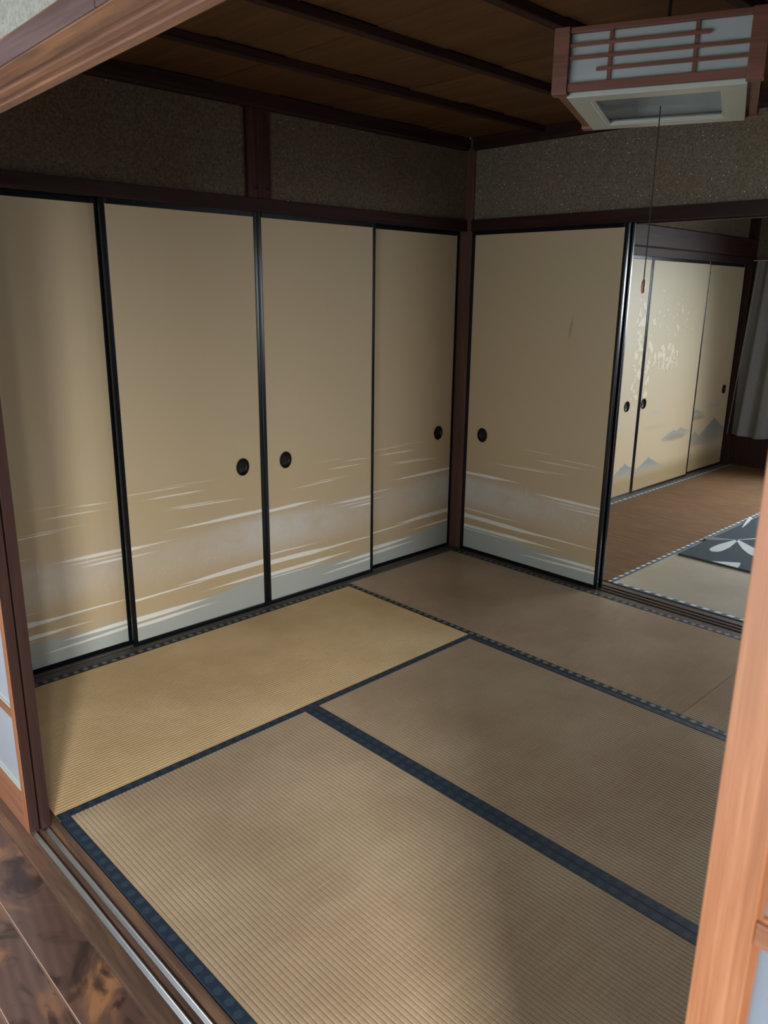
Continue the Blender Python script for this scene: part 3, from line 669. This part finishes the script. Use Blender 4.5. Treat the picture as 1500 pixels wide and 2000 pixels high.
for a, b, z0_, z1_ in ((.198, .150, -.010, .004),):
    mb.box(-a, a, -a-.004, -b, z0_, z1_).box(-a, a, b, a+.004, z0_, z1_).box(-a, -b, -b, b, z0_, z1_).box(b, a, -b, b, z0_, z1_)
pl = part('diffuser_frame', mb, 'white_plastic', lp, 0.0015)
mb = MB()
for u in (-1, 1):
    mb.box(-.150, .150, min(u*.143, u*.150), max(u*.143, u*.150), -.008, .001).box(min(u*.143, u*.150), max(u*.143, u*.150), -.143, .143, -.008, .001)
part('inner_lip', mb, 'white_plastic', pl, 0.0008)
part('diffuser_pane', box(-.143, .143, -.143, .143, -.003, -.0015), 'acrylic', lp)
part('pull_cord', MB().tube([(0, 0, -.001), (0.0005, 0, -.2), (0, 0, 1.482-lz)], 0.0016, 6), 'cord', lp)
part('cord_knob', MB().tube([(0, 0, 1.484-lz), (0, 0, 1.478-lz), (0, 0, 1.466-lz), (0, 0, 1.452-lz), (0, 0, 1.448-lz)], [.002, .0045, .0052, .0045, .002], 10), 'knob', lp, smooth=True)
part('hanging_cord', MB().tube([(0, 0, HT-.006), (0, 0, CE-lz)], 0.0042, 8), 'cord', lp)
part('hanging_bracket', MB().box(-H+.03, H-.03, -.008, .008, HT-.012, HT-.004), 'lamp_wood', lp, 0.001)
part('ceiling_rose', MB().tube([(0, 0, CE-lz-.03), (0, 0, CE-lz-.02), (0, 0, CE-lz-.0005)], [.02, .04, .045], 16), 'white_plastic', lp, smooth=True)

# ------------------------------------------------------------------ farther room: curtain and rug
def curtain(y0, y1, z0, z1):
    me_v = []; fs = []; n = 120; m = 10
    for j in range(m+1):
        t_ = j/m; z = z1+(z0-z1)*t_
        for i in range(n+1):
            u = i/n; ys = y0 + (y1-y0)*u
            yy = ys if t_ > .95 else ys + (-.075)*(1-t_)*(1-u)
            ph = u*2*PI*7 + .5*math.sin(u*9); amp = .010+.020*t_
            me_v.append((amp*math.sin(ph)+.006*math.sin(2.3*ph+1), yy, z + .006*math.sin(ph*.5)*(t_ > .9)))
    for j in range(m):
        for i in range(n): k = j*(n+1)+i; fs.append((k, k+1, k+n+2, k+n+1))
    return MB().add(me_v, fs)
cr = empty('curtain', (3.615, -.05, 0)); tag(cr, 'sheer grey curtain hanging in pleats in the corner of the farther room', 'curtain')
part('curtain_fabric', curtain(-.0, -1.15, .268, 1.735), 'curtain', cr, smooth=True)
part('curtain_rod', MB().tube([(0, -.04, 1.742), (0, -3.4, 1.742)], .007, 8), 'metal', cr)

rg = empty('rug', (0.835, -.985, .0030)); tag(rg, 'dark blue grey rug with pale leaf pattern on the farther room floor', 'rug')
part('rug_pile', box(0, 1.75, -2.2, 0, 0, .010), 'rug', rg, 0.003)
def leaf(cx, cy, ln, wd, ang, mat, name='leaf_motif'):
    n = 24; pts = []
    for i in range(n+1):
        t_ = i/n; tail = math.sqrt(max(0.0, 1-((t_-.78)/.22)**2)) if t_ > .78 else 1.0
        pts.append((ln*t_, wd*min(1.0, (.12+t_*1.6)**.9)*tail + .001))
    out = pts + [(p[0], -p[1]) for p in reversed(pts)]
    ca, sa = math.cos(ang), math.sin(ang)
    poly = [(cx+ca*a-sa*b, cy+sa*a+ca*b) for a, b in out]
    part(name, MB().prism(poly, .008, .0116, 'z'), mat, rg)
def sprig(x_, y_):
    leaf(x_, y_, .34, .034, PI-.02, 'leaf'); leaf(x_, y_, .20, .026, 2.25, 'leaf_dim')
    leaf(x_, y_, .33, .040, PI+.76, 'leaf'); leaf(x_, y_, .36, .008, -.53, 'leaf'); leaf(x_+.30, y_+.09, .30, .010, .2, 'leaf')
sprig(.517, -.128)
part('leaf_motif', MB().prism([(.002, -.200), (.050, -.255), (.097, -.319), (.050, -.335), (.002, -.342)], .008, .0116, 'z'), 'leaf', rg)
for x_, y_ in ((1.20, -.62), (.62, -.95), (1.25, -1.45), (.60, -1.75)): sprig(x_, y_)
